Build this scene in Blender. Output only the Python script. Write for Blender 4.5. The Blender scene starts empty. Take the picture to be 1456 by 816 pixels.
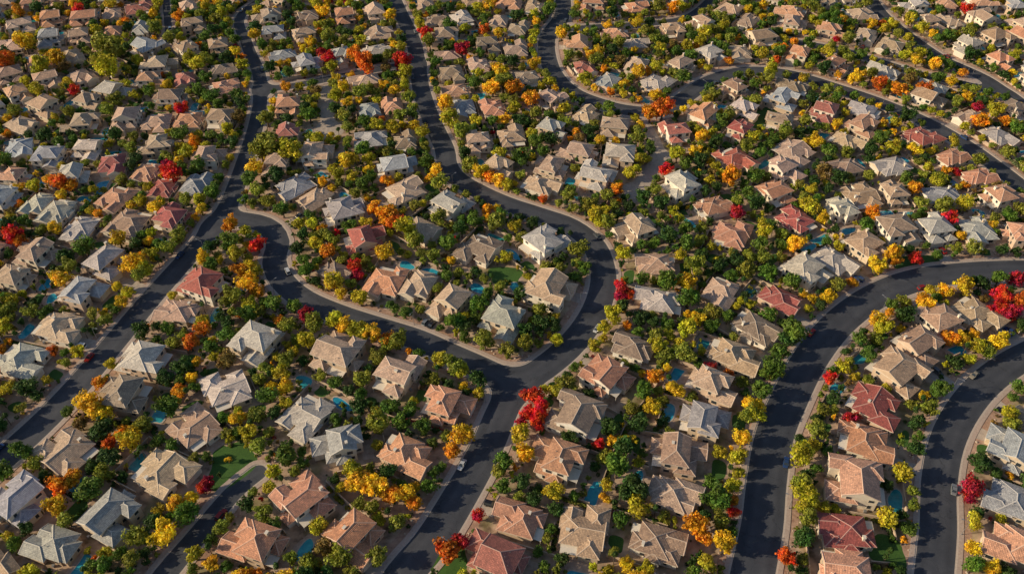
import bpy, math, random, time
import numpy as np
from mathutils import Vector
T0=time.time()
random.seed(11); rng=np.random.default_rng(7)
scene=bpy.context.scene
COL=scene.collection
# ---------------------------------------------------------------- camera
H=240.0; PITCH=math.radians(43.5); FPX=728/math.tan(math.radians(31))
cam=bpy.data.cameras.new("camera"); co=bpy.data.objects.new("camera",cam); COL.objects.link(co)
co.location=(0,0,H); co.rotation_euler=(math.radians(90)-PITCH,0,0)
cam.sensor_width=36; cam.angle=math.radians(62); cam.clip_end=7000; cam.clip_start=1
scene.camera=co
def G(px,py,h=0.0):
    """survey mark -> ground-plan metres"""
    t=(py-408)/FPX; s=(H-h)/(math.sin(PITCH)+t*math.cos(PITCH))
    return ((px-728)/FPX*s, s*(math.cos(PITCH)-t*math.sin(PITCH)))
def inview(x,y,m=0):
    zc=y*math.cos(PITCH)+H*math.sin(PITCH)
    yc=y*math.sin(PITCH)-H*math.cos(PITCH)
    if zc<10: return False
    px=x/zc*FPX; py=yc/zc*FPX
    return abs(px)<728+m and -408-m<py<408+m*0.45
# ---------------------------------------------------------------- materials
def newmat(name):
    m=bpy.data.materials.new(name); m.use_nodes=True
    nt=m.node_tree; b=nt.nodes["Principled BSDF"]
    return m,nt,b
def N(nt,t,**kw):
    n=nt.nodes.new(t)
    for k,v in kw.items(): setattr(n,k,v)
    return n
def ramp(nt,fac,stops):
    r=N(nt,'ShaderNodeValToRGB'); e=r.color_ramp.elements
    while len(e)<len(stops): e.new(0.5)
    for i,(p,c) in enumerate(stops):
        e[i].position=p; e[i].color=(c[0],c[1],c[2],1)
    if fac is not None: nt.links.new(fac,r.inputs[0])
    return r
def noise(nt,vec,scale,detail=4,rough=.6):
    n=N(nt,'ShaderNodeTexNoise'); n.inputs['Scale'].default_value=scale
    n.inputs['Detail'].default_value=detail; n.inputs['Roughness'].default_value=rough
    if vec is not None: nt.links.new(vec,n.inputs['Vector'])
    return n
def mix(nt,a,b,fac,mode='MIX'):
    m=N(nt,'ShaderNodeMix',data_type='RGBA',blend_type=mode)
    for s,v in ((m.inputs[0],fac),(m.inputs[6],a),(m.inputs[7],b)):
        if isinstance(v,bpy.types.NodeSocket): nt.links.new(v,s)
        elif isinstance(v,(int,float)): s.default_value=v
        else: s.default_value=(v[0],v[1],v[2],1)
    return m.outputs[2]
def math_(nt,op,a,b=0.0,c=None):
    m=N(nt,'ShaderNodeMath',operation=op)
    for i,v in enumerate((a,b) if c is None else (a,b,c)):
        if isinstance(v,bpy.types.NodeSocket): nt.links.new(v,m.inputs[i])
        else: m.inputs[i].default_value=v
    return m.outputs[0]
def bump(nt,b,h,strength=.5,dist=.05):
    bp=N(nt,'ShaderNodeBump'); bp.inputs['Strength'].default_value=strength; bp.inputs['Distance'].default_value=dist
    nt.links.new(h,bp.inputs['Height']); nt.links.new(bp.outputs[0],b.inputs['Normal'])
def geo(nt): return N(nt,'ShaderNodeNewGeometry').outputs['Position']
def noisemat(name,stops,scale,stops2=None,scale2=.05,rough=.9,f2=.5,bs=.3,bd=.05):
    m,nt,b=newmat(name); p=geo(nt)
    n=noise(nt,p,scale); c=ramp(nt,n.outputs[0],stops).outputs[0]
    if stops2:
        n2=noise(nt,p,scale2,3); c2=ramp(nt,n2.outputs[0],stops2).outputs[0]
        c=mix(nt,c,c2,f2,'MULTIPLY')
    nt.links.new(c,b.inputs['Base Color']); b.inputs['Roughness'].default_value=rough
    if bs: bump(nt,b,n.outputs[0],bs,bd)
    return m
M_ground=noisemat("ground_soil",[(.32,(.17,.11,.07)),(.45,(.38,.26,.18)),(.7,(.58,.43,.31))],.22,[(.38,(.42,.5,.3)),(.5,(1,1,1))],.075,f2=.85)
M_gravel=noisemat("gravel",[(.3,(.32,.19,.14)),(.6,(.50,.33,.24)),(.8,(.58,.43,.33))],.9,[(.35,(.6,.52,.46)),(.6,(1,1,1))],.09,f2=.8)
M_side=noisemat("sidewalk_concrete",[(.3,(.36,.27,.23)),(.7,(.48,.38,.32))],1.5,rough=.85)
M_kerb=noisemat("kerb_concrete",[(.3,(.38,.32,.28)),(.7,(.5,.42,.36))],2,rough=.85)
M_conc=noisemat("driveway_concrete",[(.3,(.36,.30,.26)),(.7,(.54,.46,.39))],.8,[(.3,(.7,.66,.62)),(.7,(1,1,1))],.05,f2=.8)
M_patio=noisemat("patio_pavers",[(.3,(.36,.25,.185)),(.7,(.56,.42,.33))],.7,[(.3,(.68,.68,.68)),(.7,(1,1,1))],.04)
M_lawn=noisemat("lawn_grass",[(.3,(.025,.08,.012)),(.7,(.07,.16,.02))],2.5,[(.35,(.6,.65,.5)),(.65,(1,1,1))],.15,f2=.8,bs=.6)
M_asph,nt,b=newmat("asphalt"); p=geo(nt)
n1=noise(nt,p,.10,5,.65); n2=noise(nt,p,3.5,3)
c=ramp(nt,n1.outputs[0],[(.3,(.038,.043,.057)),(.55,(.053,.059,.075)),(.75,(.08,.085,.10))]).outputs[0]
c2=ramp(nt,n2.outputs[0],[(.3,(.75,.75,.75)),(.7,(1.15,1.12,1.1))]).outputs[0]
c=mix(nt,c,c2,1.0,'MULTIPLY')
vo=N(nt,'ShaderNodeTexVoronoi',feature='DISTANCE_TO_EDGE'); vo.inputs['Scale'].default_value=.09
nw=noise(nt,p,.25,3)
sv=N(nt,'ShaderNodeVectorMath',operation='MULTIPLY_ADD'); nt.links.new(nw.outputs[1],sv.inputs[0]); sv.inputs[1].default_value=(9,9,0); nt.links.new(p,sv.inputs[2])
nt.links.new(sv.outputs[0],vo.inputs['Vector'])
cr=ramp(nt,vo.outputs[0],[(.0,(.5,.5,.5)),(.014,(1,1,1))]).outputs[0]
c=mix(nt,c,cr,.85,'MULTIPLY')
at=N(nt,'ShaderNodeAttribute',attribute_name='edge')
wr=ramp(nt,at.outputs['Fac'],[(0,(1.35,1.28,1.2)),(.18,(1.0,1.0,1.0)),(.42,(.82,.82,.85)),(.7,(1.16,1.14,1.12)),(1,(.95,.95,.97))]).outputs[0]
c=mix(nt,c,wr,.9,'MULTIPLY')
nt.links.new(c,b.inputs['Base Color']); b.inputs['Roughness'].default_value=.8
bump(nt,b,n2.outputs[0],.2,.02)
M_roof,nt,b=newmat("clay_roof_tile")
oi=N(nt,'ShaderNodeObjectInfo'); uv=N(nt,'ShaderNodeUVMap'); uv.uv_map="UVMap"
sx=N(nt,'ShaderNodeSeparateXYZ'); nt.links.new(uv.outputs[0],sx.inputs[0])
row=math_(nt,'FRACT',math_(nt,'DIVIDE',sx.outputs[1],.5))
colw=math_(nt,'SINE',math_(nt,'MULTIPLY',sx.outputs[0],2*math.pi/.42))
br=N(nt,'ShaderNodeTexBrick'); nt.links.new(uv.outputs[0],br.inputs['Vector'])
br.inputs['Scale'].default_value=1; br.inputs['Brick Width'].default_value=.42; br.inputs['Row Height'].default_value=.5
br.inputs['Mortar Size'].default_value=.035; br.inputs['Color1'].default_value=(.72,.72,.75,1); br.inputs['Color2'].default_value=(1.28,1.24,1.18,1); br.inputs['Mortar'].default_value=(.5,.47,.45,1)
p=geo(nt); n=noise(nt,p,.3,4); n2=noise(nt,p,2.0,3)
c=mix(nt,oi.outputs['Color'],br.outputs[0],.9,'MULTIPLY')
c=mix(nt,c,ramp(nt,n.outputs[0],[(.3,(.74,.71,.70)),(.7,(1.25,1.22,1.18))]).outputs[0],.9,'MULTIPLY')
c=mix(nt,c,ramp(nt,n2.outputs[0],[(.3,(.75,.75,.75)),(.7,(1.25,1.25,1.25))]).outputs[0],.8,'MULTIPLY')
nt.links.new(c,b.inputs['Base Color']); b.inputs['Roughness'].default_value=.65
hh=math_(nt,'ADD',math_(nt,'MULTIPLY',row,-.6),math_(nt,'MULTIPLY',colw,.35))
bump(nt,b,hh,.7,.09)
M_cap,nt,b=newmat("roof_ridge_tile"); oi=N(nt,'ShaderNodeObjectInfo')
c=mix(nt,oi.outputs['Color'],(.8,.66,.54),.28); nt.links.new(c,b.inputs['Base Color']); b.inputs['Roughness'].default_value=.8
M_wall,nt,b=newmat("stucco_wall"); oi=N(nt,'ShaderNodeObjectInfo')
r=ramp(nt,oi.outputs['Random'],[(0,(.64,.51,.37)),(.2,(.74,.64,.51)),(.4,(.56,.42,.30)),(.55,(.78,.70,.59)),(.75,(.62,.46,.34)),(.9,(.8,.75,.67))]); r.color_ramp.interpolation='CONSTANT'
n=noise(nt,geo(nt),.6,4); c=mix(nt,r.outputs[0],ramp(nt,n.outputs[0],[(.3,(.82,.8,.78)),(.7,(1.05,1.05,1.05))]).outputs[0],.9,'MULTIPLY')
nt.links.new(c,b.inputs['Base Color']); b.inputs['Roughness'].default_value=.9
def flat(name,col,rough=.6,metal=0):
    m,nt,b=newmat(name); n=noise(nt,geo(nt),3,3)
    c=mix(nt,ramp(nt,n.outputs[0],[(.3,[v*.85 for v in col]),(.7,[min(1,v*1.1) for v in col])]).outputs[0],col,.3)
    nt.links.new(c,b.inputs['Base Color']); b.inputs['Roughness'].default_value=rough; b.inputs['Metallic'].default_value=metal
    return m
M_trim=flat("painted_trim",(.68,.6,.5)); M_glass=flat("window_glass",(.03,.04,.05),.08); M_door=flat("wood_door",(.16,.07,.035))
M_metal=flat("grey_metal",(.35,.35,.36),.45,.6); M_block=noisemat("block_wall",[(.3,(.40,.29,.21)),(.7,(.58,.44,.32))],.5,rough=.9)
M_bark=flat("bark",(.12,.085,.06),.95); M_rub=flat("tyre_rubber",(.02,.02,.02),.8)
M_rock=noisemat("boulder",[(.3,(.3,.23,.18)),(.7,(.6,.5,.4))],1.5)
M_water,nt,b=newmat("pool_water"); p=geo(nt); n=noise(nt,p,.5,2); oi=N(nt,'ShaderNodeObjectInfo')
c=ramp(nt,n.outputs[0],[(.3,(.02,.28,.36)),(.7,(.06,.44,.52))]).outputs[0]
c=mix(nt,c,ramp(nt,oi.outputs['Random'],[(0,(.6,.75,1.0)),(.5,(1,1,1)),(1,(.9,.62,.5))]).outputs[0],1.0,'MULTIPLY')
nt.links.new(c,b.inputs['Base Color']); b.inputs['Roughness'].default_value=.06
n=noise(nt,p,2.5,2); bump(nt,b,n.outputs[0],.25,.03)
M_paint,nt,b=newmat("car_paint"); oi=N(nt,'ShaderNodeObjectInfo'); nt.links.new(oi.outputs['Color'],b.inputs['Base Color']); b.inputs['Roughness'].default_value=.25; b.inputs['Metallic'].default_value=.3
def leafmat(name,usecolattr=False):
    m,nt,b=newmat(name)
    if usecolattr:
        a=N(nt,'ShaderNodeAttribute',attribute_name='col'); c=a.outputs['Color']
    else:
        oi=N(nt,'ShaderNodeObjectInfo'); a=N(nt,'ShaderNodeAttribute',attribute_name='tint')
        hs=N(nt,'ShaderNodeHueSaturation')
        nt.links.new(oi.outputs['Color'],hs.inputs['Color'])
        n=noise(nt,geo(nt),.28,3)
        hue=math_(nt,'ADD',math_(nt,'MULTIPLY',math_(nt,'SUBTRACT',n.outputs[0],.5),.14),.5)
        nt.links.new(hue,hs.inputs['Hue']); nt.links.new(a.outputs['Fac'],hs.inputs['Value'])
        c=hs.outputs[0]
    nt.links.new(c,b.inputs['Base Color']); b.inputs['Roughness'].default_value=.6
    b.inputs['Specular IOR Level'].default_value=.25
    tr=N(nt,'ShaderNodeBsdfTranslucent'); nt.links.new(c,tr.inputs['Color'])
    ms=N(nt,'ShaderNodeMixShader'); ms.inputs[0].default_value=.3
    out=nt.nodes['Material Output']
    nt.links.new(b.outputs[0],ms.inputs[1]); nt.links.new(tr.outputs[0],ms.inputs[2]); nt.links.new(ms.outputs[0],out.inputs['Surface'])
    return m
M_leaf=leafmat("leaf"); M_shrub=leafmat("shrub_leaf",True)
# ---------------------------------------------------------------- mesh builder
class MB:
    def __init__(s): s.v=[];s.f=[];s.m=[];s.uv=[]
    def poly(s,pts,mat,uv=None):
        i=len(s.v); s.v.extend(pts); s.f.append(tuple(range(i,i+len(pts)))); s.m.append(mat)
        s.uv.extend(uv if uv else [(0,0)]*len(pts))
    def box(s,x0,x1,y0,y1,z0,z1,mat,bottom=False):
        P=[(x0,y0,z0),(x1,y0,z0),(x1,y1,z0),(x0,y1,z0),(x0,y0,z1),(x1,y0,z1),(x1,y1,z1),(x0,y1,z1)]
        for q in ((0,1,5,4),(1,2,6,5),(2,3,7,6),(3,0,4,7),(4,5,6,7)): s.poly([P[k] for k in q],mat)
        if bottom: s.poly([P[k] for k in (3,2,1,0)],mat)
    def beam(s,p,q,w,h,mat):
        p=Vector(p);q=Vector(q);d=(q-p).normalized(); sd=Vector((-d.y,d.x,0))
        if sd.length<1e-4: sd=Vector((1,0,0))
        sd=sd.normalized()*w/2; up=Vector((0,0,h))
        a,b_,c,d_=p-sd,p+sd,q+sd,q-sd
        pt,qt=p+up,q+up
        s.poly([tuple(a),tuple(d_),tuple(qt),tuple(pt)],mat); s.poly([tuple(c),tuple(b_),tuple(pt),tuple(qt)],mat)
        s.poly([tuple(b_),tuple(a),tuple(pt)],mat); s.poly([tuple(d_),tuple(c),tuple(qt)],mat)
    def tube(s,p,q,r0,r1,n,mat):
        p=Vector(p);q=Vector(q);d=(q-p).normalized()
        a=d.orthogonal().normalized(); b_=d.cross(a)
        R0=[p+(a*math.cos(t)+b_*math.sin(t))*r0 for t in [2*math.pi*k/n for k in range(n)]]
        R1=[q+(a*math.cos(t)+b_*math.sin(t))*r1 for t in [2*math.pi*k/n for k in range(n)]]
        for k in range(n):
            j=(k+1)%n; s.poly([tuple(R0[k]),tuple(R0[j]),tuple(R1[j]),tuple(R1[k])],mat)
        s.poly([tuple(x) for x in R1],mat)
    def mesh(s,name,mats):
        me=bpy.data.meshes.new(name); me.from_pydata(s.v,[],s.f)
        for m in mats: me.materials.append(m)
        me.polygons.foreach_set("material_index",s.m)
        ul=me.uv_layers.new(name="UVMap"); ul.data.foreach_set("uv",np.array(s.uv,dtype=np.float32).ravel())
        me.update(); return me
def addobj(name,me,loc=(0,0,0),rz=0,sc=None,color=None):
    o=bpy.data.objects.new(name,me); o.location=loc; o.rotation_euler=(0,0,rz)
    if sc: o.scale=sc
    if color: o.color=(color[0],color[1],color[2],1)
    COL.objects.link(o); return o
# ---------------------------------------------------------------- roads: centre lines (half width start, end)
roads=[
 (6.4,4.4,[(520,900),(575,816),(612,772),(650,712),(690,640),(716,580),(735,548),(772,524),(806,496),(834,463),(852,428),(858,390),(845,350),(812,322),(765,305),(720,290),(680,272),(650,254),(636,235),(632,212),(614,172),(600,132),(594,95),(588,60),(570,20),(550,-25),(530,-70)]),
 (5.6,5.4,[(735,548),(692,526),(640,503),(592,482),(535,464),(480,446),(432,425),(402,400),(390,372),(395,345),(384,325),(362,315),(330,312),(308,320)]),
 (6.2,3.0,[(-180,790),(-60,705),(40,620),(100,560),(160,490),(210,430),(250,385),(290,340),(320,300),(337,262),(352,218),(364,178),(370,140),(368,105),(350,60),(345,20),(420,-30)]),
 (4.4,3.4,[(190,880),(235,816),(282,760),(330,702),(366,672)]),
 (6.9,6.4,[(1055,900),(1070,816),(1084,745),(1090,685),(1101,620),(1122,568),(1152,510),(1192,460),(1243,422),(1300,399),(1370,388),(1470,384),(1600,390)]),
 (6.0,6.0,[(1320,900),(1328,816),(1334,750),(1335,690),(1346,630),(1371,580),(1410,537),(1470,500),(1560,465)]),
 (5.4,5.4,[(770,-70),(795,-20),(800,20),(778,55),(784,98),(812,130),(858,149),(900,158),(945,158),(975,138),(1010,115),(1060,102),(1120,106),(1190,126),(1260,150),(1320,176),(1372,206),(1420,240),(1480,285),(1560,330)]),
 (4.6,4.6,[(1210,-60),(1232,-15),(1252,18),(1290,50),(1340,84),(1400,112),(1460,150),(1560,190)]),
 (3.8,3.8,[(1120,58),(1185,70),(1250,88),(1310,106),(1380,122),(1430,136)]),
 (3.8,3.8,[(805,42),(860,38),(920,34),(985,22),(1040,-30)]),
 (2.6,2.6,[(240,-70),(236,-10),(241,60)]),
 (3.4,3.6,[(372,128),(420,122),(470,112),(515,103),(560,95),(592,92)]),
]
courts=[([(466,117),(463,150),(468,186)],3.6,[(468,186,7.5)]),([(940,222),(920,252),(905,272)],3.8,[(903,274,7)]),([(905,162),(925,190),(940,222)],3.2,[])]
def catmull(P,step=4.0):
    P=[np.array(p) for p in P]; P=[2*P[0]-P[1]]+P+[2*P[-1]-P[-2]]; out=[]
    for i in range(1,len(P)-2):
        a,b_,c,d=P[i-1:i+3]; n=max(2,int(np.linalg.norm(c-b_)/step))
        for k in range(n):
            t=k/n; out.append(.5*((2*b_)+(-a+c)*t+(2*a-5*b_+4*c-d)*t*t+(-a+3*b_-3*c+d)*t**3))
    out.append(P[-2]); return np.array(out)
X0,X1,Y0,Y1=-500,500,60,760
gx=np.arange(X0,X1+1.0); gy=np.arange(Y0,Y1+1.0); NX,NY=len(gx),len(gy)
GX,GY=np.meshgrid(gx,gy,indexing='ij')
F=np.full((NX,NY),200.0)
def smin(a,b_,k):
    h=np.maximum(k-np.abs(a-b_),0)/k; return np.minimum(a,b_)-h*h*k*.25
def linefield(C,h0,h1,w=95):
    D=np.full((NX,NY),200.0); n=len(C)
    for q,(a,b_) in enumerate(zip(C[:-1],C[1:])):
        hw=h0+(h1-h0)*q/n
        i0=max(0,int(min(a[0],b_[0])-w-X0)); i1=min(NX,int(max(a[0],b_[0])+w-X0)+1)
        j0=max(0,int(min(a[1],b_[1])-w-Y0)); j1=min(NY,int(max(a[1],b_[1])+w-Y0)+1)
        if i0>=i1 or j0>=j1: continue
        d=b_-a; L2=d@d
        if L2<1e-6: continue
        sx_=GX[i0:i1,j0:j1]; sy_=GY[i0:i1,j0:j1]
        t=np.clip(((sx_-a[0])*d[0]+(sy_-a[1])*d[1])/L2,0,1)
        dist=np.hypot(sx_-a[0]-t*d[0],sy_-a[1]-t*d[1])-hw
        sub=D[i0:i1,j0:j1]; np.minimum(sub,dist,out=sub)
    return D
cls=[]
for h0,h1,P in roads:
    C=catmull([G(*p) for p in P]); cls.append((h0,h1,C))
    F=smin(F,linefield(C,h0,h1),7.0)
F2=np.full((NX,NY),200.0)
for P,hw,bl in courts:
    F2=smin(F2,linefield(catmull([G(*p) for p in P]),hw,hw,40),5.0)
    for bx,by,r_ in bl:
        c=G(bx,by); F2=smin(F2,np.hypot(GX-c[0],GY-c[1])-r_,5.0)
gFx,gFy=np.gradient(F)
def cell(x,y): return min(max(int(round(x-X0)),0),NX-1),min(max(int(round(y-Y0)),0),NY-1)
def inside(x,y): return X0+2<x<X1-2 and Y0+2<y<Y1-2
def fval(x,y): return F[cell(x,y)]
def band(name,a,b_,z,mat,edges=(),attr=False,FF=None):
    FF=F if FF is None else FF
    fmin=np.minimum(np.minimum(FF[:-1,:-1],FF[1:,:-1]),np.minimum(FF[:-1,1:],FF[1:,1:]))
    fmax=np.maximum(np.maximum(FF[:-1,:-1],FF[1:,:-1]),np.maximum(FF[:-1,1:],FF[1:,1:]))
    I,J=np.nonzero((fmin<b_)&(fmax>a))
    v=[];f=[];at=[]
    def clip(poly,lev,sgn):
        out=[]
        for k in range(len(poly)):
            p,q=poly[k],poly[(k+1)%len(poly)]
            dp=(p[2]-lev)*sgn; dq=(q[2]-lev)*sgn
            if dp>=0: out.append(p)
            if (dp>=0)!=(dq>=0):
                t=dp/(dp-dq); out.append((p[0]+(q[0]-p[0])*t,p[1]+(q[1]-p[1])*t,lev))
        return out
    for i,j in zip(I.tolist(),J.tolist()):
        poly=[(gx[i],gy[j],FF[i,j]),(gx[i+1],gy[j],FF[i+1,j]),(gx[i+1],gy[j+1],FF[i+1,j+1]),(gx[i],gy[j+1],FF[i,j+1])]
        if fmin[i,j]<a: poly=clip(poly,a,1)
        if len(poly)>2 and fmax[i,j]>b_: poly=clip(poly,b_,-1)
        if len(poly)<3: continue
        n=len(v); v.extend((p[0],p[1],z) for p in poly); f.append(tuple(range(n,n+len(poly))))
        if attr: at.extend(min(1,max(0,-p[2]/6)) for p in poly)
        for lev,zl in edges:
            for k in range(len(poly)):
                p,q=poly[k],poly[(k+1)%len(poly)]
                if p[2]==lev and q[2]==lev:
                    n=len(v); v.extend([(p[0],p[1],z),(q[0],q[1],z),(q[0],q[1],zl),(p[0],p[1],zl)]); f.append((n+3,n+2,n+1,n))
                    if attr: at.extend([0]*4)
    me=bpy.data.meshes.new(name); me.from_pydata(v,[],f); me.materials.append(mat)
    if attr:
        A=me.attributes.new("edge",'FLOAT','POINT'); A.data.foreach_set("value",np.array(at,dtype=np.float32))
    me.update(); addobj(name,me)
band("asphalt_road",-50,-.45,.02,M_asph,attr=True)
band("road_gutter",-.45,0.0,.022,M_kerb)
band("kerb",0.0,.18,.15,M_kerb,edges=((0.0,.02),))
band("sidewalk",.18,1.6,.145,M_side,edges=((1.6,-.02),))
band("gravel_verge",1.6,4.0,.006,M_gravel)
F2[F<1.5]=50
band("courtyard_drive",-50,0,.032,M_conc,FF=F2)
me=bpy.data.meshes.new("ground"); me.from_pydata([(-4000,-1500,0),(4000,-1500,0),(4000,6000,0),(-4000,6000,0)],[],[(0,1,2,3)]); me.materials.append(M_ground); addobj("ground",me)
# ---------------------------------------------------------------- houses
def make_house(seed):
    r=random.Random(seed); mb=MB()
    WALL,ROOF,CAP,TRIM,GLASS,DOOR,MET=range(7)
    pitch=r.uniform(.36,.48)
    def wallwin(x0,x1,y0,y1,z0,z1,sides='NSEW'):
        st=2 if z1-z0>4.5 else 1
        for s_ in sides:
            L=(x1-x0) if s_ in 'NS' else (y1-y0)
            n=max(1,int(L/3.2))
            for f_ in range(st):
                zc=z0+1.65+f_*2.75
                for k in range(n):
                    if r.random()<.2: continue
                    c=(k+.5)*L/n+r.uniform(-.3,.3); w=r.choice([.5,.75,.95]); h=r.choice([.5,.65,.75])
                    for (e,d,mt) in ((.12,.05,TRIM),(0,.08,GLASS)):
                        a0,a1=c-w-e,c+w+e; b0,b1=zc-h-e,zc+h+e
                        if s_=='S': mb.box(x0+a0,x0+a1,y0-d,y0+.02,b0,b1,mt,True)
                        if s_=='N': mb.box(x0+a0,x0+a1,y1-.02,y1+d,b0,b1,mt,True)
                        if s_=='W': mb.box(x0-d,x0+.02,y0+a0,y0+a1,b0,b1,mt,True)
                        if s_=='E': mb.box(x1-.02,x1+d,y0+a0,y0+a1,b0,b1,mt,True)
    def hip(x0,x1,y0,y1,z,oh=.55,gable=None,p=None):
        p=p or pitch
        x0-=oh;x1+=oh;y0-=oh;y1+=oh; w=x1-x0;d=y1-y0; zt=z+.22
        mb.poly([(x0,y0,z),(x0,y1,z),(x1,y1,z),(x1,y0,z)],TRIM)
        for a,b_ in (((x0,y0),(x1,y0)),((x1,y0),(x1,y1)),((x1,y1),(x0,y1)),((x0,y1),(x0,y0))):
            mb.poly([(a[0],a[1],z),(b_[0],b_[1],z),(b_[0],b_[1],zt),(a[0],a[1],zt)],TRIM)
        h=min(w,d)/2; rise=h*p
        if w>=d: A=(x0+(h if gable!='A' and gable!='AB' else 0),(y0+y1)/2,zt+rise); B=(x1-(h if gable not in('B','AB') else 0),(y0+y1)/2,zt+rise)
        else: A=((x0+x1)/2,y0+(h if gable not in('A','AB') else 0),zt+rise); B=((x0+x1)/2,y1-(h if gable not in('B','AB') else 0),zt+rise)
        c=[(x0,y0,zt),(x1,y0,zt),(x1,y1,zt),(x0,y1,zt)]
        def rf(pts):
            o=Vector(pts[0]); u=(Vector(pts[1])-o).normalized(); nrm=u.cross(Vector(pts[2])-o).normalized(); vv=nrm.cross(u)
            uv=[((Vector(q)-o).dot(u)+.3,(Vector(q)-o).dot(vv)+.1) for q in pts]
            mb.poly(pts,ROOF if abs(nrm.z)>.05 else WALL,uv)
        if w>=d:
            rf([c[0],c[1],B,A]); rf([c[2],c[3],A,B]); rf([c[1],c[2],B]); rf([c[3],c[0],A])
        else:
            rf([c[1],c[2],B,A]); rf([c[3],c[0],A,B]); rf([c[0],c[1],A]); rf([c[2],c[3],B])
        if (Vector(A)-Vector(B)).length>.3: mb.beam(A,B,.42,.13,CAP)
        if w>=d: ends=((c[0],A),(c[3],A),(c[1],B),(c[2],B))
        else: ends=((c[0],A),(c[1],A),(c[2],B),(c[3],B))
        for a,b_ in ends: mb.beam(a,b_,.38,.11,CAP)
    def block(x0,x1,y0,y1,h,gable=None,win='NSEW'):
        mb.box(x0,x1,y0,y1,-.1,h,WALL); wallwin(x0,x1,y0,y1,0,h,win); hip(x0,x1,y0,y1,h,gable=gable)
    two=r.random()<.55
    h1=5.7 if two else 3.1+r.uniform(0,.3)
    W=r.uniform(9.3,13.6); D=r.uniform(7.6,10.6)
    block(-W/2,W/2,-D/2+1,D/2+1,h1,gable=r.choice([None,None,None,'A','B']))
    gw=r.uniform(6.0,6.8); gx0=-W/2-r.uniform(.4,1.6); gy0=-D/2-r.uniform(2.6,5.0)
    gh=2.93+r.uniform(0,.15)
    mb.box(gx0,gx0+gw,gy0,gy0+7.5,-.1,gh,WALL); hip(gx0,gx0+gw,gy0,gy0+8.3,gh,gable=r.choice([None,None,'A']))
    wallwin(gx0,gx0+gw,gy0,gy0+7.5,0,gh,'W')
    gc=gx0+gw/2
    mb.box(gc-2.5,gc+2.5,gy0-.05,gy0+.02,0,2.35,TRIM)
    for k in range(4): mb.box(gc-2.38,gc+2.38,gy0-.09,gy0-.01,.03+k*.56,.55+k*.56,TRIM,True)
    ww=r.uniform(4.0,5.6); wx1=W/2+r.uniform(-.4,1.2); wy0=-D/2-r.uniform(.6,2.6)
    wh=5.55 if (two and r.random()<.6) else 2.82
    block(wx1-ww,wx1,wy0,wy0+6.2,wh,gable=r.choice([None,'A',None]),win='SEW')
    mb.box(gx0+gw+.35,gx0+gw+1.4,-D/2+.93,-D/2+1.05,0,2.15,DOOR)
    mb.box(gx0+gw+.2,gx0+gw+1.55,-D/2+.96,-D/2+1.03,0,2.3,TRIM)
    rw=r.uniform(4.5,7); rx0=r.choice([-W/2+.5,W/2-rw-.4]); ry1=D/2+1+r.uniform(1.6,4.2)
    rh=2.98 if r.random()<.7 or not two else 5.5
    block(rx0,rx0+rw,D/2-3.2,ry1,rh,win='NEW')
    if r.random()<.5:
        sw=r.uniform(1.6,2.6); sy=r.uniform(-D/2+2.2,0); mb.box(W/2-.4,W/2+sw,sy,sy+4.4,-.1,2.64,WALL); hip(W/2-1.5,W/2+sw,sy,sy+4.4,2.64,oh=.45); wallwin(W/2-.4,W/2+sw,sy,sy+4.4,0,2.64,'E')
    px0,px1=(rx0+rw+.5,W/2-.3) if rx0<-1 else (-W/2+.3,rx0-.5)
    if px1-px0>2.2:
        py=D/2+1
        mb.poly([(px0,py+.02,2.75),(px1,py+.02,2.75),(px1,py+3,2.5),(px0,py+3,2.5)],TRIM); mb.box(px0,px1,py+2.9,py+3.02,2.3,2.52,TRIM,True)
        for xx in (px0+.1,px1-.3): mb.box(xx,xx+.2,py+2.75,py+2.88,0,2.45,TRIM)
    if r.random()<.6:
        cx=W/2*r.uniform(-.9,-.2)*r.choice([1,-1]); cy=1+D/2*r.uniform(.2,.8)
        mb.box(cx-.5,cx+.5,cy-.35,cy+.35,0,h1+D*.5*pitch+.5,WALL); mb.box(cx-.62,cx+.62,cy-.47,cy+.47,h1+D*.5*pitch+.5,h1+D*.5*pitch+.68,TRIM,True)
    for k in range(r.randint(2,5)):
        xx=r.uniform(-W/2+2,W/2-2); yy=1+r.choice([-1,1])*r.uniform(.8,D/2-1); z=h1+.22+(D/2+.55-abs(yy-1))*pitch
        mb.tube((xx,yy,z-.3),(xx,yy,z+.4),.12,.1,6,MET)
    mb.box(-W/2-1.3,-W/2-.5,D/2-2,D/2-1.2,0,.9,MET)
    me=mb.mesh("stucco_house_mesh",[M_wall,M_roof,M_cap,M_trim,M_glass,M_door,M_metal])
    xs=[v[0] for v in mb.v]; ys=[v[1] for v in mb.v]
    cx=(min(xs)+max(xs))/2; cy=(min(ys)+max(ys))/2
    for v in me.vertices: v.co.x-=cx; v.co.y-=cy
    return dict(me=me,hw=(max(xs)-min(xs))/2,hd=(max(ys)-min(ys))/2,gx=gc-cx,gy=gy0-cy)
VAR=[make_house(100+k) for k in range(26)]
def mirror(v):
    me=v['me'].copy()
    for q in me.vertices: q.co.x*=-1
    me.flip_normals(); return dict(me=me,hw=v['hw'],hd=v['hd'],gx=-v['gx'],gy=v['gy'])
VAR+= [mirror(v) for v in VAR]
PAL={'T':[(.62,.31,.18),(.57,.29,.18),(.62,.35,.22)],'R':[(.45,.13,.095),(.48,.18,.14),(.40,.11,.095)],
     'B':[(.48,.33,.22),(.52,.37,.26),(.42,.29,.20),(.35,.26,.19),(.55,.41,.29)],'G':[(.50,.47,.43),(.55,.50,.44),(.41,.40,.39),(.38,.40,.43)],'P':[(.60,.42,.31),(.55,.39,.29)]}
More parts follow.
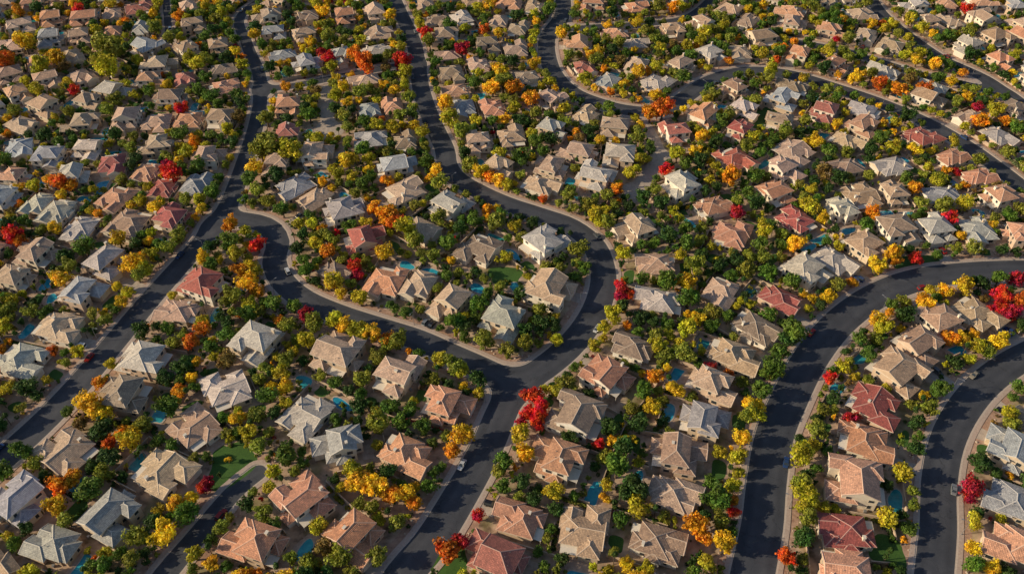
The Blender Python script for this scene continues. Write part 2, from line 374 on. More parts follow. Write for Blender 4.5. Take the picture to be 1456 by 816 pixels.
hocc=np.zeros((NX,NY),bool); occ=np.zeros((NX,NY),np.uint8)
hocc[F<2.6]=True; hocc[F2<1.5]=True; occ[F<1.9]=1; occ[F2<.5]=1
def rectcells(cx,cy,ang,hw,hd,step=.85):
    a=np.arange(-hw,hw+1e-6,step) if hw>step else np.array([0.0]); b_=np.arange(-hd,hd+1e-6,step) if hd>step else np.array([0.0])
    A,B=np.meshgrid(a,b_); ca,sa=math.cos(ang),math.sin(ang)
    x=cx+A*ca-B*sa; y=cy+A*sa+B*ca
    i=np.clip(np.rint(x-X0).astype(int),0,NX-1); j=np.clip(np.rint(y-Y0).astype(int),0,NY-1)
    return i,j
houses=[]
def place_house(x,y,ang,col,guide=False):
    v=random.choice(VAR); s=random.uniform(.97,1.08) if guide else random.uniform(.9,1.06)
    hw,hd=v['hw']*s,v['hd']*s
    if guide:
        i,j=rectcells(x,y,ang,hw*.92,hd*.92,1.5)
        if hocc[i,j].any(): return False
    else:
        m=random.uniform(1.0,2.4); mb_=random.uniform(1.4,2.8)
        i,j=rectcells(x-math.sin(ang)*1.4,y+math.cos(ang)*1.4,ang,hw+m,hd+mb_,2.0)
        if hocc[i,j].any(): return False
    i,j=rectcells(x,y,ang,hw,hd); hocc[i,j]=True; occ[i,j]=2
    bd=2.0 if guide else 2.8
    bx,by=x-math.sin(ang)*(hd+bd),y+math.cos(ang)*(hd+bd)
    i,j=rectcells(bx,by,ang,hw*.9,bd); hocc[i,j]=True
    houses.append(dict(x=x,y=y,a=ang,s=s,v=v,hw=hw,hd=hd))
    c=random.choice(PAL[col]); q=random.uniform(.8,1.12); c=[max(.02,k*q*random.uniform(.95,1.05)) for k in c]
    addobj("stucco_house",v['me'],(x,y,0),ang,(s,s,s*random.uniform(.98,1.08)),c)
    return True
def road_ang(x,y):
    i,j=cell(x,y); i=min(max(i,2),NX-3); j=min(max(j,2),NY-3)
    return math.atan2(gFy[i,j],gFx[i,j])-math.pi/2
guides="""25,710,G 160,730,G 232,670,B 70,775,G 128,795,G 92,640,B 275,605,B 320,550,G 365,487,G 205,510,G 433,590,G 475,632,G 485,503,P 565,530,P
640,572,T 578,645,T 430,710,T 360,772,T 500,750,T 85,462,B 15,395,B 115,415,G 50,360,B 150,372,G 175,560,B 30,510,G 250,442,B 280,405,R 312,375,G 330,345,R 20,590,G
520,340,R 465,365,R 548,398,T 600,402,P 640,428,P 715,455,G 780,412,B 775,345,G 680,352,B 640,290,G 575,270,P 490,300,G 455,283,P 420,263,G 720,325,B 660,375,P 740,385,G
905,325,P 932,373,B 935,425,G 900,490,B 862,535,T 820,590,B 790,655,T 738,735,T 705,790,R 935,770,B 965,645,B 1000,600,G 1012,550,B 1045,505,B 1075,465,B 1110,425,R 1145,385,G 1190,370,G
1130,310,R 1110,275,T 1040,330,T 1012,297,T 970,262,G 880,222,G 855,248,G 1045,225,R 1095,250,P 1130,215,P 1225,275,B 1270,235,G 1340,275,G 1390,325,G 1275,325,B 960,700,B
1246,575,R 1278,528,B 1310,490,B 1215,685,T 1205,755,R 1230,628,T 1392,445,B 1345,455,B 1195,815,T 1442,640,G 1442,710,G 1445,775,T 955,188,R 1170,160,R 1318,190,R""".split()
for g in guides:
    a,b_,c=g.split(','); x,y=G(float(a),float(b_),4.0)
    for k in range(40):
        rr=k*.3; th=k*2.4; xx,yy=x+rr*math.cos(th),y+rr*math.sin(th)
        if place_house(xx,yy,road_ang(xx,yy)+random.uniform(-.14,.14)+(math.pi if fval(xx,yy)>24 else 0),c,guide=True): break
cand=[]
for i in range(4,NX-4,2):
    for j in range(4,NY-4,2):
        f=F[i,j]
        if f<9.5 or hocc[i,j]: continue
        if not inview(gx[i],gy[j],150): continue
        cand.append((int(f/3.2),gx[i]+random.uniform(-.4,.4),gy[j]))
cand.sort(key=lambda c:(c[0],int(c[1]/3),c[2]))
for k,x,y in cand:
    i,j=cell(x,y)
    if hocc[i,j]: continue
    wts={'T':2.4,'P':2.6,'B':5,'G':2.4,'R':.6}
    if x>40: wts={'T':2.4,'P':2.2,'B':4,'G':2.8,'R':1.0}
    col=random.choices(list(wts),list(wts.values()))[0]
    a=road_ang(x,y)+random.gauss(0,.11)
    if fval(x,y)>24: a+=math.pi
    for dz in (0,math.pi/2):
        if place_house(x,y,a+dz,col): break
# ---------------------------------------------------------------- yards
drive=MB(); patio=MB(); lawn=MB(); pad=MB()
hedge=[]
def L2W(h,lx,ly):
    ca,sa=math.cos(h['a']),math.sin(h['a']); return h['x']+lx*ca-ly*sa, h['y']+lx*sa+ly*ca
def free(h,lx,ly,hw,hd):
    x,y=L2W(h,lx,ly); i,j=rectcells(x,y,h['a'],hw,hd); return not occ[i,j].any()
def mark(h,lx,ly,hw,hd,val):
    x,y=L2W(h,lx,ly); i,j=rectcells(x,y,h['a'],hw,hd); s_=occ[i,j]; s_[s_==0]=val; occ[i,j]=s_
def blob(cx,cy,rx,ry,ang,z,n=18,seed=0,sq=1.0):
    r=random.Random(seed); ph=[r.uniform(0,6.28) for _ in range(3)]; out=[]
    for k in range(n):
        t=2*math.pi*k/n; q=1+.14*math.sin(2*t+ph[0])+.1*math.sin(3*t+ph[1])
        c_,s_=math.cos(t),math.sin(t); c_=math.copysign(abs(c_)**sq,c_); s_=math.copysign(abs(s_)**sq,s_)
        x,y=c_*rx*q,s_*ry*q
        out.append((cx+x*math.cos(ang)-y*math.sin(ang),cy+x*math.sin(ang)+y*math.cos(ang),z))
    return out
def car_mesh(kind):
    mb=MB(); L=2.3; hw=.92
    st=[(-L,.62,.42,.72),(-L+.12,.82,.3,.86),(-1.4,hw,.26,.93),(0,hw,.24,.95),(1.1,hw,.26,.92),(L-.25,.86,.3,.78),(L,.66,.42,.64)]
    ring=lambda s_:[(s_[0],-s_[1],s_[2]),(s_[0],-s_[1]-.02,(s_[2]+s_[3])/2),(s_[0],-s_[1]+.08,s_[3]),(s_[0],s_[1]-.08,s_[3]),(s_[0],s_[1]+.02,(s_[2]+s_[3])/2),(s_[0],s_[1],s_[2])]
    R=[ring(s_) for s_ in st]
    for a,b_ in zip(R[:-1],R[1:]):
        for k in range(6): mb.poly([a[k],b_[k],b_[(k+1)%6],a[(k+1)%6]][::-1],0)
    mb.poly(R[0],0); mb.poly(R[-1][::-1],0)
    top=1.45 if kind==0 else 1.75
    bx=(-1.5,1.0) if kind==0 else (-2.15,.95); tx=(-.95,.3) if kind==0 else (-1.85,.35)
    B=[(bx[0],-.84,.92),(bx[1],-.84,.92),(bx[1],.84,.92),(bx[0],.84,.92)]; Tt=[(tx[0],-.66,top),(tx[1],-.66,top),(tx[1],.66,top),(tx[0],.66,top)]
    for k in range(4): mb.poly([B[k],B[(k+1)%4],Tt[(k+1)%4],Tt[k]],1)
    mb.poly([(p[0]*1.03,p[1]*1.03,p[2]+.03) for p in Tt],0); mb.poly(Tt,0)
    for k in range(4): mb.beam(B[k],Tt[k],.1,.04,0)
    for xx in (-1.42,1.4):
        for yy in (-.88,.88):
            mb.tube((xx,yy-.11,.33),(xx,yy+.11,.33),.34,.34,12,2); mb.tube((xx,yy+.11,.33),(xx,yy-.115,.33),.2,.2,8,3)
    for yy in (-.6,.6): mb.box(L-.1,L+.02,yy-.18,yy+.18,.55,.68,3,True)
    return mb.mesh("car_mesh",[M_paint,M_glass,M_rub,M_metal])
CARS=[car_mesh(0),car_mesh(1)]
CARC=[(.6,.6,.6),(.75,.75,.73),(.02,.02,.025),(.1,.11,.13),(.25,.26,.27),(.3,.02,.02),(.03,.07,.2),(.35,.3,.22)]
def put_car(x,y,a,z=.03): addobj("parked_car",random.choice(CARS),(x,y,z),a,None,random.choice(CARC))
for hi,h in enumerate(houses):
    s=h['s']; v=h['v']; f=fval(h['x'],h['y'])
    gxl,gyl=v['gx']*s,v['gy']*s
    ln=0
    for k in range(1,15):
        xx,yy=L2W(h,gxl,gyl-k)
        if not inside(xx,yy): break
        o=occ[cell(xx,yy)]
        if o==2: ln=0; break
        if fval(xx,yy)<1.9 or F2[cell(xx,yy)]<.5: ln=k+.2; break
    if ln==0 and f>20 and free(h,gxl,gyl-3.5,2.4,2.6): ln=6
    if ln>1.5:
        P=[L2W(h,gxl-2.6,gyl+.1),L2W(h,gxl-2.9,gyl-ln),L2W(h,gxl+2.9,gyl-ln),L2W(h,gxl+2.6,gyl+.1)]
        drive.poly([(p[0],p[1],.025) for p in P],0); mark(h,gxl,gyl-ln/2,2.9,ln/2,4)
        for sd in (-1.35,1.35):
            if random.random()<.4 and ln>4.5: xx,yy=L2W(h,gxl+sd,gyl-2.7); put_car(xx,yy,h['a']+random.choice([1,-1])*math.pi/2)
        q=gxl+4.2*(-1 if v['gx']>0 else 1)
        if free(h,q,gyl-.5,1,2.0):
            P=[L2W(h,q-.6,gyl+3),L2W(h,q-.6,gyl-2.2),L2W(h,q+.6,gyl-2.2),L2W(h,q+.6,gyl+3)]
            patio.poly([(p[0],p[1],.018) for p in P],0)
    rd=h['hd']
    lx=random.uniform(-2,2)
    if free(h,lx,rd+1.4,2.6,.9):
        P=[L2W(h,lx-4,rd-1.5),L2W(h,lx+4,rd-1.5),L2W(h,lx+4,rd+2.4),L2W(h,lx-4,rd+2.4)]
        patio.poly([(p[0],p[1],.018) for p in P],0); mark(h,lx,rd+1.0,3.2,1.2,3)
    pools=random.random()<.5
    for tries in range(9):
        lx=random.uniform(-h['hw']+1,h['hw']-1); ly=rd+random.uniform(2.4,5.4)
        if pools and free(h,lx,ly,3.1,1.7):
            cx,cy=L2W(h,lx,ly)
            mark(h,lx,ly,4.0,2.5,4)
            pad.poly(blob(cx,cy,5.4,3.6,h['a'],.015,20,random.random(),.6),0)
            sq=random.choice([1,1,.6,.35]); sd=random.random()
            rx,ry=random.uniform(2.6,4.6),random.uniform(1.6,2.5); n=22
            outer=blob(cx,cy,rx+.45,ry+.45,h['a'],.10,n,sd,sq); inner=blob(cx,cy,rx,ry,h['a'],.10,n,sd,sq)
            mb=MB(); lo=lambda p,z:(p[0],p[1],z)
            for k in range(n):
                j=(k+1)%n; mb.poly([outer[k],outer[j],inner[j],inner[k]],0)
                mb.poly([lo(outer[k],0),lo(outer[j],0),outer[j],outer[k]],0); mb.poly([inner[k],inner[j],lo(inner[j],.03),lo(inner[k],.03)],0)
            mb.poly([(p[0],p[1],.05) for p in inner],1)
            addobj("swimming_pool",mb.mesh("pool_mesh",[M_kerb,M_water])); break
    for (yy0,yy1,pr) in ((rd+1.5,rd+6,.65),(-rd-4.5,-rd+1,.4)):
        if random.random()<pr:
            for tries in range(5):
                lx=random.uniform(-h['hw']+1,h['hw']-1); ly=random.uniform(yy0,yy1); rx,ry=random.uniform(2.2,4.6),random.uniform(1.5,2.8)
                if free(h,lx,ly,rx*.9,ry*.9):
                    mark(h,lx,ly,rx*.9,ry*.9,4 if random.random()<.5 else 3); cx,cy=L2W(h,lx,ly); lawn.poly(blob(cx,cy,rx,ry,h['a'],.011,18,random.random(),.7),0); break
for a,b_,rx,ry in ((330,662,9,7),(718,392,5,8),(640,800,7,5),(1262,785,5,6),(1300,372,10,4),(1085,168,15,6),(1410,650,4,6)):
    cx,cy=G(a,b_); lawn.poly(blob(cx,cy,rx,ry,road_ang(cx,cy),.0215,26,a,.8),0)
    i,j=rectcells(cx,cy,road_ang(cx,cy),rx*.8,ry*.8); s_=occ[i,j]; s_[s_==0]=4; occ[i,j]=s_
addobj("driveway",drive.mesh("driveway",[M_conc])); addobj("patio_paving",patio.mesh("patio",[M_patio])); addobj("lawn",lawn.mesh("lawn",[M_lawn])); addobj("pool_deck",pad.mesh("pool_deck",[M_patio]))
wocc=np.zeros((NX,NY),bool)
for h in houses:
    mb=MB(); m=1.4; hw,hd=h['hw']+m,h['hd']; back=hd+6.8
    hgt=random.uniform(1.6,1.9); newc=[]
    for (a,b_) in (((-hw,-hd*.2),(-hw,back)),((-hw,back),(hw,back)),((hw,back),(hw,-hd*.2))):
        L=math.hypot(b_[0]-a[0],b_[1]-a[1]); n=int(L/1.5); run=None
        for k in range(n+1):
            t=k/n if k<n else 1
            ok=False
            if k<n:
                tm=(k+.5)/n; lx,ly=a[0]+(b_[0]-a[0])*tm,a[1]+(b_[1]-a[1])*tm; x,y=L2W(h,lx,ly)
                if inside(x,y):
                    c=cell(x,y); ok=occ[c] in (0,) and not wocc[c] and F[c]>2.4
                    if ok: newc.append(c)
            if ok and run is None: run=t
            if not ok and run is not None:
                p=(a[0]+(b_[0]-a[0])*run,a[1]+(b_[1]-a[1])*run); q=(a[0]+(b_[0]-a[0])*t,a[1]+(b_[1]-a[1])*t); run=None
                P=L2W(h,*p);Q=L2W(h,*q); d=Vector((Q[0]-P[0],Q[1]-P[1]))
                if d.length<2.5: continue
                d.normalize(); nn=Vector((-d.y,d.x))*.11
                c4=[(P[0]-nn.x,P[1]-nn.y),(Q[0]-nn.x,Q[1]-nn.y),(Q[0]+nn.x,Q[1]+nn.y),(P[0]+nn.x,P[1]+nn.y)]
                for e in range(4):
                    A,B=c4[e],c4[(e+1)%4]; mb.poly([(A[0],A[1],-.05),(B[0],B[1],-.05),(B[0],B[1],hgt),(A[0],A[1],hgt)],0)
                nn=nn*1.5; c4=[(P[0]-nn.x,P[1]-nn.y),(Q[0]-nn.x,Q[1]-nn.y),(Q[0]+nn.x,Q[1]+nn.y),(P[0]+nn.x,P[1]+nn.y)]
                for zz in (hgt,hgt+.07): mb.poly([(A[0],A[1],zz) for A in c4],0)
                for e in range(4):
                    A,B=c4[e],c4[(e+1)%4]; mb.poly([(A[0],A[1],hgt),(B[0],B[1],hgt),(B[0],B[1],hgt+.07),(A[0],A[1],hgt+.07)],0)
                Ln=math.hypot(Q[0]-P[0],Q[1]-P[1])
                if random.random()<.45:
                    k2=0; off=random.choice([-1,1])*.9; hc=random.random()
                    while k2<Ln:
                        hedge.append((P[0]+d.x*k2-d.y*off,P[1]+d.y*k2+d.x*off,random.uniform(.7,1.15),hc)); k2+=random.uniform(.8,1.5)
    for (i,j) in newc: wocc[max(0,i-2):i+3,max(0,j-2):j+3]=True
    if mb.v: addobj("block_wall",mb.mesh("block_wall",[M_block]))
# ---------------------------------------------------------------- trees
def quads_mesh(cent,nrm,size,rg):
    n=len(cent); a=rg.normal(size=(n,3)); t=np.cross(nrm,a); t/=np.linalg.norm(t,axis=1)[:,None]+1e-9; b_=np.cross(nrm,t)
    s=size[:,None]; k=rg.uniform(.55,1.0,(n,1))
    return np.stack([cent-t*s-b_*s*k*.6,cent+t*s*.8-b_*s*k,cent+t*s+b_*s*k*.6,cent-t*s*.7+b_*s*k],axis=1)
def make_tree(seed,R,Ht,ncl,nleaf,flatn=.85,column=False,leaf=.3):
    rg=np.random.default_rng(seed); mb=MB()
    zc=Ht-R*flatn; base=max(.9,zc-R*flatn*.8)
    cs=[];rs=[]; sk_=rg.uniform(.8,1.2,2)
    for k in range(ncl):
        d=rg.normal(size=3); d/=np.linalg.norm(d); q=rg.uniform(.3,1)**.6*rg.uniform(.7,1.2)
        r=R*rg.uniform(.17,.40)
        c=np.array([d[0]*(R-r*.8)*q*sk_[0],d[1]*(R-r*.8)*q*sk_[1],zc+d[2]*(R*flatn-r*.7)*q])
        if column: c=np.array([d[0]*R*.35,d[1]*R*.35,base+ (k+.5)/ncl*(Ht-base)*.92]); r=R*(.75-.5*(k/ncl)**2)
        cs.append(c);rs.append(r)
    tr=.07*R+.05
    mb.tube((0,0,-.2),(.1,0,base*.6),tr*1.35,tr,7,0); mb.tube((.1,0,base*.6),(.05,.08,zc+R*.15),tr,tr*.45,7,0)
    for k in range(min(9,ncl)):
        z0=base*.55+rg.uniform(0,.5)*(zc-base*.5); mb.tube((.07,.03,z0),tuple(cs[k]),tr*.5,tr*.14,5,0)
    cs=np.array(cs);rs=np.array(rs)
    w=rs**2; idx=rg.choice(ncl,nleaf,p=w/w.sum())
    d=rg.normal(size=(nleaf,3)); d[:,2]+=.2; d/=np.linalg.norm(d,axis=1)[:,None]
    rad=rs[idx][:,None]*rg.uniform(.55,1.32,(nleaf,1)); pos=cs[idx]+d*rad*np.array([1,1,.85])
    depth=np.full(nleaf,9.0)
    for c,r in zip(cs,rs): depth=np.minimum(depth,np.linalg.norm(pos-c,axis=1)/r)
    keep=depth>.45; pos=pos[keep]; d=d[keep]; idx=idx[keep]
    nr=d+rg.normal(size=d.shape)*.45; nr/=np.linalg.norm(nr,axis=1)[:,None]
    n=len(pos); Q=quads_mesh(pos,nr,rg.uniform(.5,1.2,n)*leaf,rg).reshape(-1,3)
    ctint=rg.uniform(.6,1.25,ncl); tint=ctint[idx]*rg.uniform(.65,1.35,n)
    nv=len(mb.v); verts=np.vstack([np.array(mb.v),Q]); me=bpy.data.meshes.new("tree_mesh")
    faces=mb.f+[tuple(nv+4*k+q for q in range(4)) for k in range(n)]
    me.from_pydata(verts.tolist(),[],faces); me.materials.append(M_bark); me.materials.append(M_leaf)
    me.polygons.foreach_set("material_index",mb.m+[1]*n)
    A=me.attributes.new("tint",'FLOAT','POINT'); A.data.foreach_set("value",np.concatenate([np.ones(nv),np.repeat(tint,4)]).astype(np.float32))
    me.update(); return me
TREES=[make_tree(10+k,3.0,[6.0,5.4,6.8,5.8,6.4][k%5],[20,28,18,34,24][k%5],1500,[.85,.7,1.0,.75,.9][k%5],leaf=.26) for k in range(16)]
SMALL=[make_tree(50+k,1.7,3.4+.3*k,11,480,.85,leaf=.24) for k in range(6)]
CYP=[make_tree(70+k,.95,6.5,9,480,1,True,leaf=.2) for k in range(2)]
TC={'dg':(.06,.12,.024),'g':(.13,.22,.028),'ol':(.29,.31,.038),'yg':(.54,.48,.03),'y':(.86,.58,.03),'o':(.84,.36,.022),'do':(.72,.19,.02),'r':(.72,.045,.022),'c':(.50,.025,.045),'b':(.28,.19,.05)}
NAMES={'dg':'evergreen_tree','g':'green_tree','ol':'olive_tree','yg':'yellow_green_tree','y':'yellow_autumn_tree','o':'orange_autumn_tree','do':'orange_autumn_tree','r':'red_maple_tree','c':'crimson_tree','b':'brown_tree'}
HC={}; NT=0
def near(x,y,r,k=.72):
    ci,cj=int(x//8),int(y//8)
    for a in (-1,0,1):
        for b_ in (-1,0,1):
            for (u,w,q) in HC.get((ci+a,cj+b_),()):
                if (u-x)**2+(w-y)**2<((r+q)*k)**2: return True
    return False
def put_tree(x,y,kind,r):
    global NT
    HC.setdefault((int(x//8),int(y//8)),[]).append((x,y,r)); NT+=1
    q=random.uniform(.8,1.12); c=[k*q*random.uniform(.93,1.07) for k in TC[kind]]
    if r<2.0: me=random.choice(SMALL); s=r/1.7
    else: me=random.choice(TREES); s=r/3.0
    if kind=='dg' and r<1.4 and random.random()<.4: me=random.choice(CYP); s=1
    addobj(NAMES[kind],me,(x,y,0),random.uniform(0,6.28),(s*random.uniform(.92,1.1),s*random.uniform(.92,1.1),s*random.uniform(.85,1.15)),c)
ex="""602,48,r,4 578,78,r,4.5 575,90,r,3 650,70,c,4 520,88,do,5.5 505,80,o,4 465,80,r,3.5 242,243,r,4.5 237,232,c,3 255,152,r,3.5 85,255,do,4.2 98,262,o,3.2 20,335,r,4 30,345,do,3 8,90,do,5 105,128,r,3
760,560,r,3.4 770,583,r,3.0 752,585,r,2.8 742,600,c,2 765,600,r,2.4 615,765,do,3.8 625,775,r,2.6 655,768,c,2.4 868,412,c,2.8 882,405,r,2.6 858,420,c,2 895,420,r,2 295,688,c,2.4 288,695,r,1.8 270,487,do,3 850,630,r,2 1350,310,r,3.2 1372,690,c,3.2 1380,705,c,2.4
1425,420,r,3.6 1437,440,c,3.6 1450,425,do,3.5 1447,395,c,3.2 1415,437,r,3 372,348,r,3 435,445,c,3 505,380,r,2.8 508,392,c,2.2 942,155,do,5 925,160,o,4 1180,538,r,2.2 1312,372,r,3 550,303,o,4.2 560,312,do,3.5 535,295,o,3.5 325,318,o,3.6 340,385,o,3 1038,250,o,4 1120,790,do,3
130,575,y,4.2 118,568,y,3 145,585,y,3.2 183,622,y,3.6 175,615,o,2.4 85,690,o,3.4 100,680,o,3 245,765,y,3.5 258,775,yg,2.6 265,730,g,3.4 510,683,y,3.8 535,690,y,3.8 555,700,o,3.4 575,705,y,3 590,715,o,2.6 500,672,yg,3 495,455,y,3.4 515,460,yg,3.6 535,465,y,3.4 555,475,o,2.9 570,482,ol,3 480,450,yg,3 550,490,ol,2.6 515,475,ol,2.5
625,510,yg,3.3 645,520,ol,3.4 655,527,yg,2.6 480,392,yg,4.4 470,400,y,3 350,400,y,3.8 365,412,o,3.2 355,430,yg,3 190,372,y,4.2 205,380,yg,3.4 195,390,ol,3 1070,575,y,3.2 1078,590,yg,3 1065,590,ol,2.8 1145,700,yg,3.4 1150,718,yg,3 1138,685,ol,2.8 1147,735,ol,2.6 1028,775,y,3.2 1100,520,g,4 1110,530,ol,3 1090,530,g,2.6 805,548,ol,3.4 798,560,yg,2.8 930,490,yg,3.3 945,500,ol,3
905,690,dg,3.8 890,700,dg,3 850,305,yg,4 862,315,ol,3.4 842,320,yg,3 382,205,ol,6 395,215,yg,5 370,215,ol,4.5 495,225,y,4.2 685,245,y,3.5 697,248,o,3.6 710,255,y,3.6 722,262,yg,3 1250,455,y,3.6 1255,468,yg,2.8 1312,430,o,3.4 1325,440,y,3 1345,412,y,3 1265,360,y,3.5 1275,370,o,2.4 990,745,o,3.6 1000,760,o,2.8 745,645,y,2.8 755,650,yg,2.5 580,325,yg,4.6 590,340,ol,3.8 145,75,ol,7 150,95,yg,6 640,455,g,3.4 660,460,dg,3
1435,590,yg,3 1440,600,ol,3 1422,488,y,3 1390,490,yg,3 1370,480,y,2.8 1410,500,ol,3 1345,480,o,2.6 1235,505,g,2.6 1200,520,yg,2.6 1170,580,ol,2.4 1130,470,g,4 1120,480,dg,3 1240,690,dg,2 695,650,g,2.8 700,665,ol,2.4 805,490,yg,2.4 848,460,yg,2.6 835,378,g,3 820,372,ol,2.4 900,695,dg,3 740,420,dg,2.6 770,460,dg,3 790,462,dg,2.6 30,640,g,3 60,650,ol,2.6 470,775,b,3 490,790,ol,3.4 350,715,dg,2.6 530,790,ol,3 110,500,yg,2.6 65,500,do,2 405,550,y,2.8 400,530,yg,3 380,560,g,3
700,120,y,5 730,120,o,5 715,115,ol,5 755,140,o,4 640,165,yg,4.5 655,185,ol,4.5 620,150,y,4 1190,30,g,4 1280,125,o,4 1250,115,do,4 1310,128,do,3.5 1390,170,o,4 30,60,y,5 60,95,yg,5 75,80,y,5""".split()
for e in ex:
    a,b_,k,r=e.split(','); r=float(r)*1.28; x,y=G(float(a),float(b_),r*1.2)
    if fval(x,y)<1.4:
        for q in range(14):
            i,j=cell(x,y)
            if F[i,j]>=1.6: break
            x+=gFx[i,j]*.6; y+=gFy[i,j]*.6
    if occ[cell(x,y)]==2:
        best=None
        for th in range(12):
            for q in (1.5,2.5,3.5,4.5,6,7.5):
                xx,yy=x+q*math.cos(th*.52),y+q*math.sin(th*.52); c=cell(xx,yy)
                if occ[c]!=2 and F[c]>1.5 and (best is None or q<best[0]): best=(q,xx,yy)
        if best: x,y=best[1],best[2]
    put_tree(x,y,k,r)
from mathutils import noise as mn
def pick(x,y):
    n=mn.noise(Vector((x*.012,y*.012,3))); n2=mn.noise(Vector((x*.03,y*.03,9)))
    w={'dg':19,'g':25,'ol':26,'yg':20+12*n,'y':9+11*n,'o':3+4*n2,'do':.7,'r':.7,'c':.4,'b':2}
    if y>360: w['dg']-=5; w['y']+=5; w['yg']+=5
    if x<-100: w['y']+=4; w['yg']+=3; w['o']+=1
    return random.choices(list(w),[max(.4,q) for q in w.values()])[0]
I,J=np.nonzero((occ==0)&(F>2.0)&(F<199))
cells=list(zip(I.tolist(),J.tolist())); random.shuffle(cells)
cells=[c for c in cells if inview(gx[c[0]],gy[c[1]],110)]
for pas,(rlo,rhi,mx,kk) in enumerate(((3.0,4.8,1100,.84),(2.0,3.0,1700,.78),(.9,1.9,2100,.80))):
    cnt=0
    for (i,j) in cells:
        if cnt>=mx: break
        x,y=gx[i]+random.uniform(-.4,.4),gy[j]+random.uniform(-.4,.4)
        r=random.uniform(rlo,rhi)
        R_=(2,1,1)[pas]
        w_=occ[max(0,i-R_):i+R_+1,max(0,j-R_):j+R_+1]
        if (w_==2).any() or (pas<2 and (w_==4).any()): continue
        if near(x,y,r,kk): continue
        k=pick(x,y)
        if pas==2 and random.random()<.35: k='dg'
        put_tree(x,y,k,r); cnt+=1
# ---------------------------------------------------------------- shrubs (one mass)
sh=[(x,y,r,hc) for (x,y,r,hc) in hedge]
cnt=0
for (i,j) in cells:
    if cnt>4500: break
    x,y=gx[i]+random.uniform(-.5,.5),gy[j]+random.uniform(-.5,.5)
    if F[i,j]<5 and random.random()<.35: continue
    sh.append((x,y,random.uniform(.3,.85),random.random())); cnt+=1
sh=[s for s in sh if inside(s[0],s[1]) and F[cell(s[0],s[1])]>2.0 and occ[cell(s[0],s[1])]==0]
S=np.array(sh); n=len(S); K=32
d=rng.normal(size=(n,K,3)); d[:,:,2]=np.abs(d[:,:,2])*.9; d/=np.linalg.norm(d,axis=2)[:,:,None]
pos=d*(S[:,2,None,None]*rng.uniform(.7,1.1,(n,K,1))); pos[:,:,2]*=1.25; pos[:,:,0]+=S[:,0,None]; pos[:,:,1]+=S[:,1,None]
nr=d+rng.normal(size=d.shape)*.4; nr/=np.linalg.norm(nr,axis=2)[:,:,None]
Q=quads_mesh(pos.reshape(-1,3),nr.reshape(-1,3),np.repeat(S[:,2]*.3+.05,K)*rng.uniform(.7,1.2,n*K),rng).reshape(-1,3)
pal=np.array([(.05,.09,.022),(.08,.14,.024),(.04,.075,.022),(.17,.19,.03),(.28,.27,.03),(.2,.14,.06),(.48,.35,.03),(.48,.07,.06),(.14,.17,.07)])
pi=np.digitize(S[:,3],[.2,.4,.55,.7,.8,.88,.93,.955]); cc=pal[pi]*rng.uniform(.75,1.25,(n,1))
cc=np.repeat(cc,K*4,axis=0)*np.repeat(rng.uniform(.65,1.35,(n*K,1)),4,axis=0)
me=bpy.data.meshes.new("garden_shrubs"); nf=n*K
me.vertices.add(nf*4); me.vertices.foreach_set("co",Q.astype(np.float32).ravel())
me.loops.add(nf*4); me.loops.foreach_set("vertex_index",np.arange(nf*4,dtype=np.int32))
me.polygons.add(nf); me.polygons.foreach_set("loop_start",np.arange(0,nf*4,4,dtype=np.int32)); me.polygons.foreach_set("loop_total",np.full(nf,4,dtype=np.int32))
me.materials.append(M_shrub)
A=me.attributes.new("col",'FLOAT_COLOR','POINT'); A.data.foreach_set("color",np.hstack([cc,np.ones((len(cc),1))]).astype(np.float32).ravel())
me.update(); me.validate(); addobj("garden_shrubs",me)
mb=MB()
I,J=np.nonzero((F>2.2)&(F<5)&(occ==0)); sel=rng.permutation(len(I))[:1800]
for q in sel:
    x,y=gx[I[q]]+random.random(),gy[J[q]]+random.random(); r=random.uniform(.15,.55)
    a0=random.random()*6
    lo_=[(x+r*math.cos(a0+k*1.05)*random.uniform(.8,1.2),y+r*math.sin(a0+k*1.05)*random.uniform(.8,1.2),-.02) for k in range(6)]
    hi_=[(x+(p[0]-x)*.6,y+(p[1]-y)*.6,r*random.uniform(.5,.9)) for p in lo_]
    for k in range(6): mb.poly([lo_[k],lo_[(k+1)%6],hi_[(k+1)%6],hi_[k]],0)
    mb.poly(hi_,0)
addobj("garden_boulders",mb.mesh("boulders",[M_rock]))
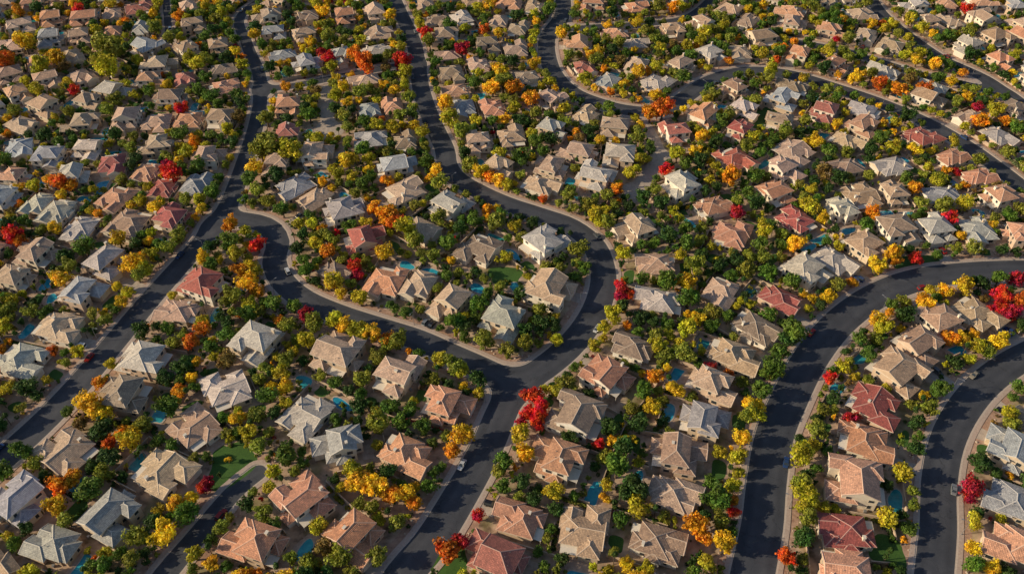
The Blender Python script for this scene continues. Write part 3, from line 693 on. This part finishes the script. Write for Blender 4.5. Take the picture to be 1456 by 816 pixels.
# ---------------------------------------------------------------- street cars, lamps
lm=MB(); lm.tube((0,0,0),(0,0,.5),.16,.13,8,0); lm.tube((0,0,.5),(0,0,7.2),.1,.06,8,0); lm.tube((0,0,7.1),(0,1.9,7.6),.05,.04,6,0); lm.box(-.16,.16,1.7,2.5,7.5,7.66,0,True)
LAMP=lm.mesh("street_lamp_mesh",[M_metal])
for h0,h1,C in cls:
    acc=random.uniform(0,20); acc2=random.uniform(10,40); side=1
    for q,(a,b_) in enumerate(zip(C[:-1],C[1:])):
        hw=h0+(h1-h0)*q/len(C)
        L=np.linalg.norm(b_-a); acc+=L; acc2+=L; d=(b_-a)/max(L,1e-6); nn=np.array([-d[1],d[0]])
        if not (inside(*a) and inview(a[0],a[1],60)): continue
        if acc>55:
            side=-side; p=a+nn*side*(hw+.75)
            if inside(*p) and .3<fval(*p)<1.5:
                acc=0; addobj("street_lamp",LAMP,(p[0],p[1],.145),math.atan2(-nn[1]*side,-nn[0]*side)-math.pi/2)
        if acc2>80:
            sd=random.choice([-1,1]); p=a+nn*sd*(hw-1.5)
            if inside(*p) and -2.2<fval(*p)<-1.0: acc2=random.uniform(0,40); put_car(p[0],p[1],math.atan2(d[1],d[0])+(0 if sd<0 else math.pi),.02)
# ---------------------------------------------------------------- light
az_vec=Vector((-.96,-.12,0)).normalized(); el=math.radians(24)
sdir=Vector((az_vec.x*math.cos(el),az_vec.y*math.cos(el),math.sin(el)))
sl=bpy.data.lights.new("sun",'SUN'); sl.energy=5.0; sl.angle=math.radians(.55); sl.color=(1,.83,.57)
so=bpy.data.objects.new("sun",sl); COL.objects.link(so); so.rotation_euler=sdir.to_track_quat('Z','Y').to_euler(); so.location=(-200,0,300)
w=bpy.data.worlds.new("World"); scene.world=w; w.use_nodes=True; nt=w.node_tree
sk=nt.nodes.new('ShaderNodeTexSky'); sk.sky_type='NISHITA'; sk.sun_disc=False; sk.sun_elevation=el; sk.sun_rotation=math.atan2(sdir.x,sdir.y)
nt.links.new(sk.outputs[0],nt.nodes['Background'].inputs[0]); nt.nodes['Background'].inputs[1].default_value=.105
scene.view_settings.view_transform='Standard'; scene.view_settings.look='None'; scene.view_settings.exposure=0
print("done houses",len(houses),"trees",NT,"shrubs",n,time.time()-T0)
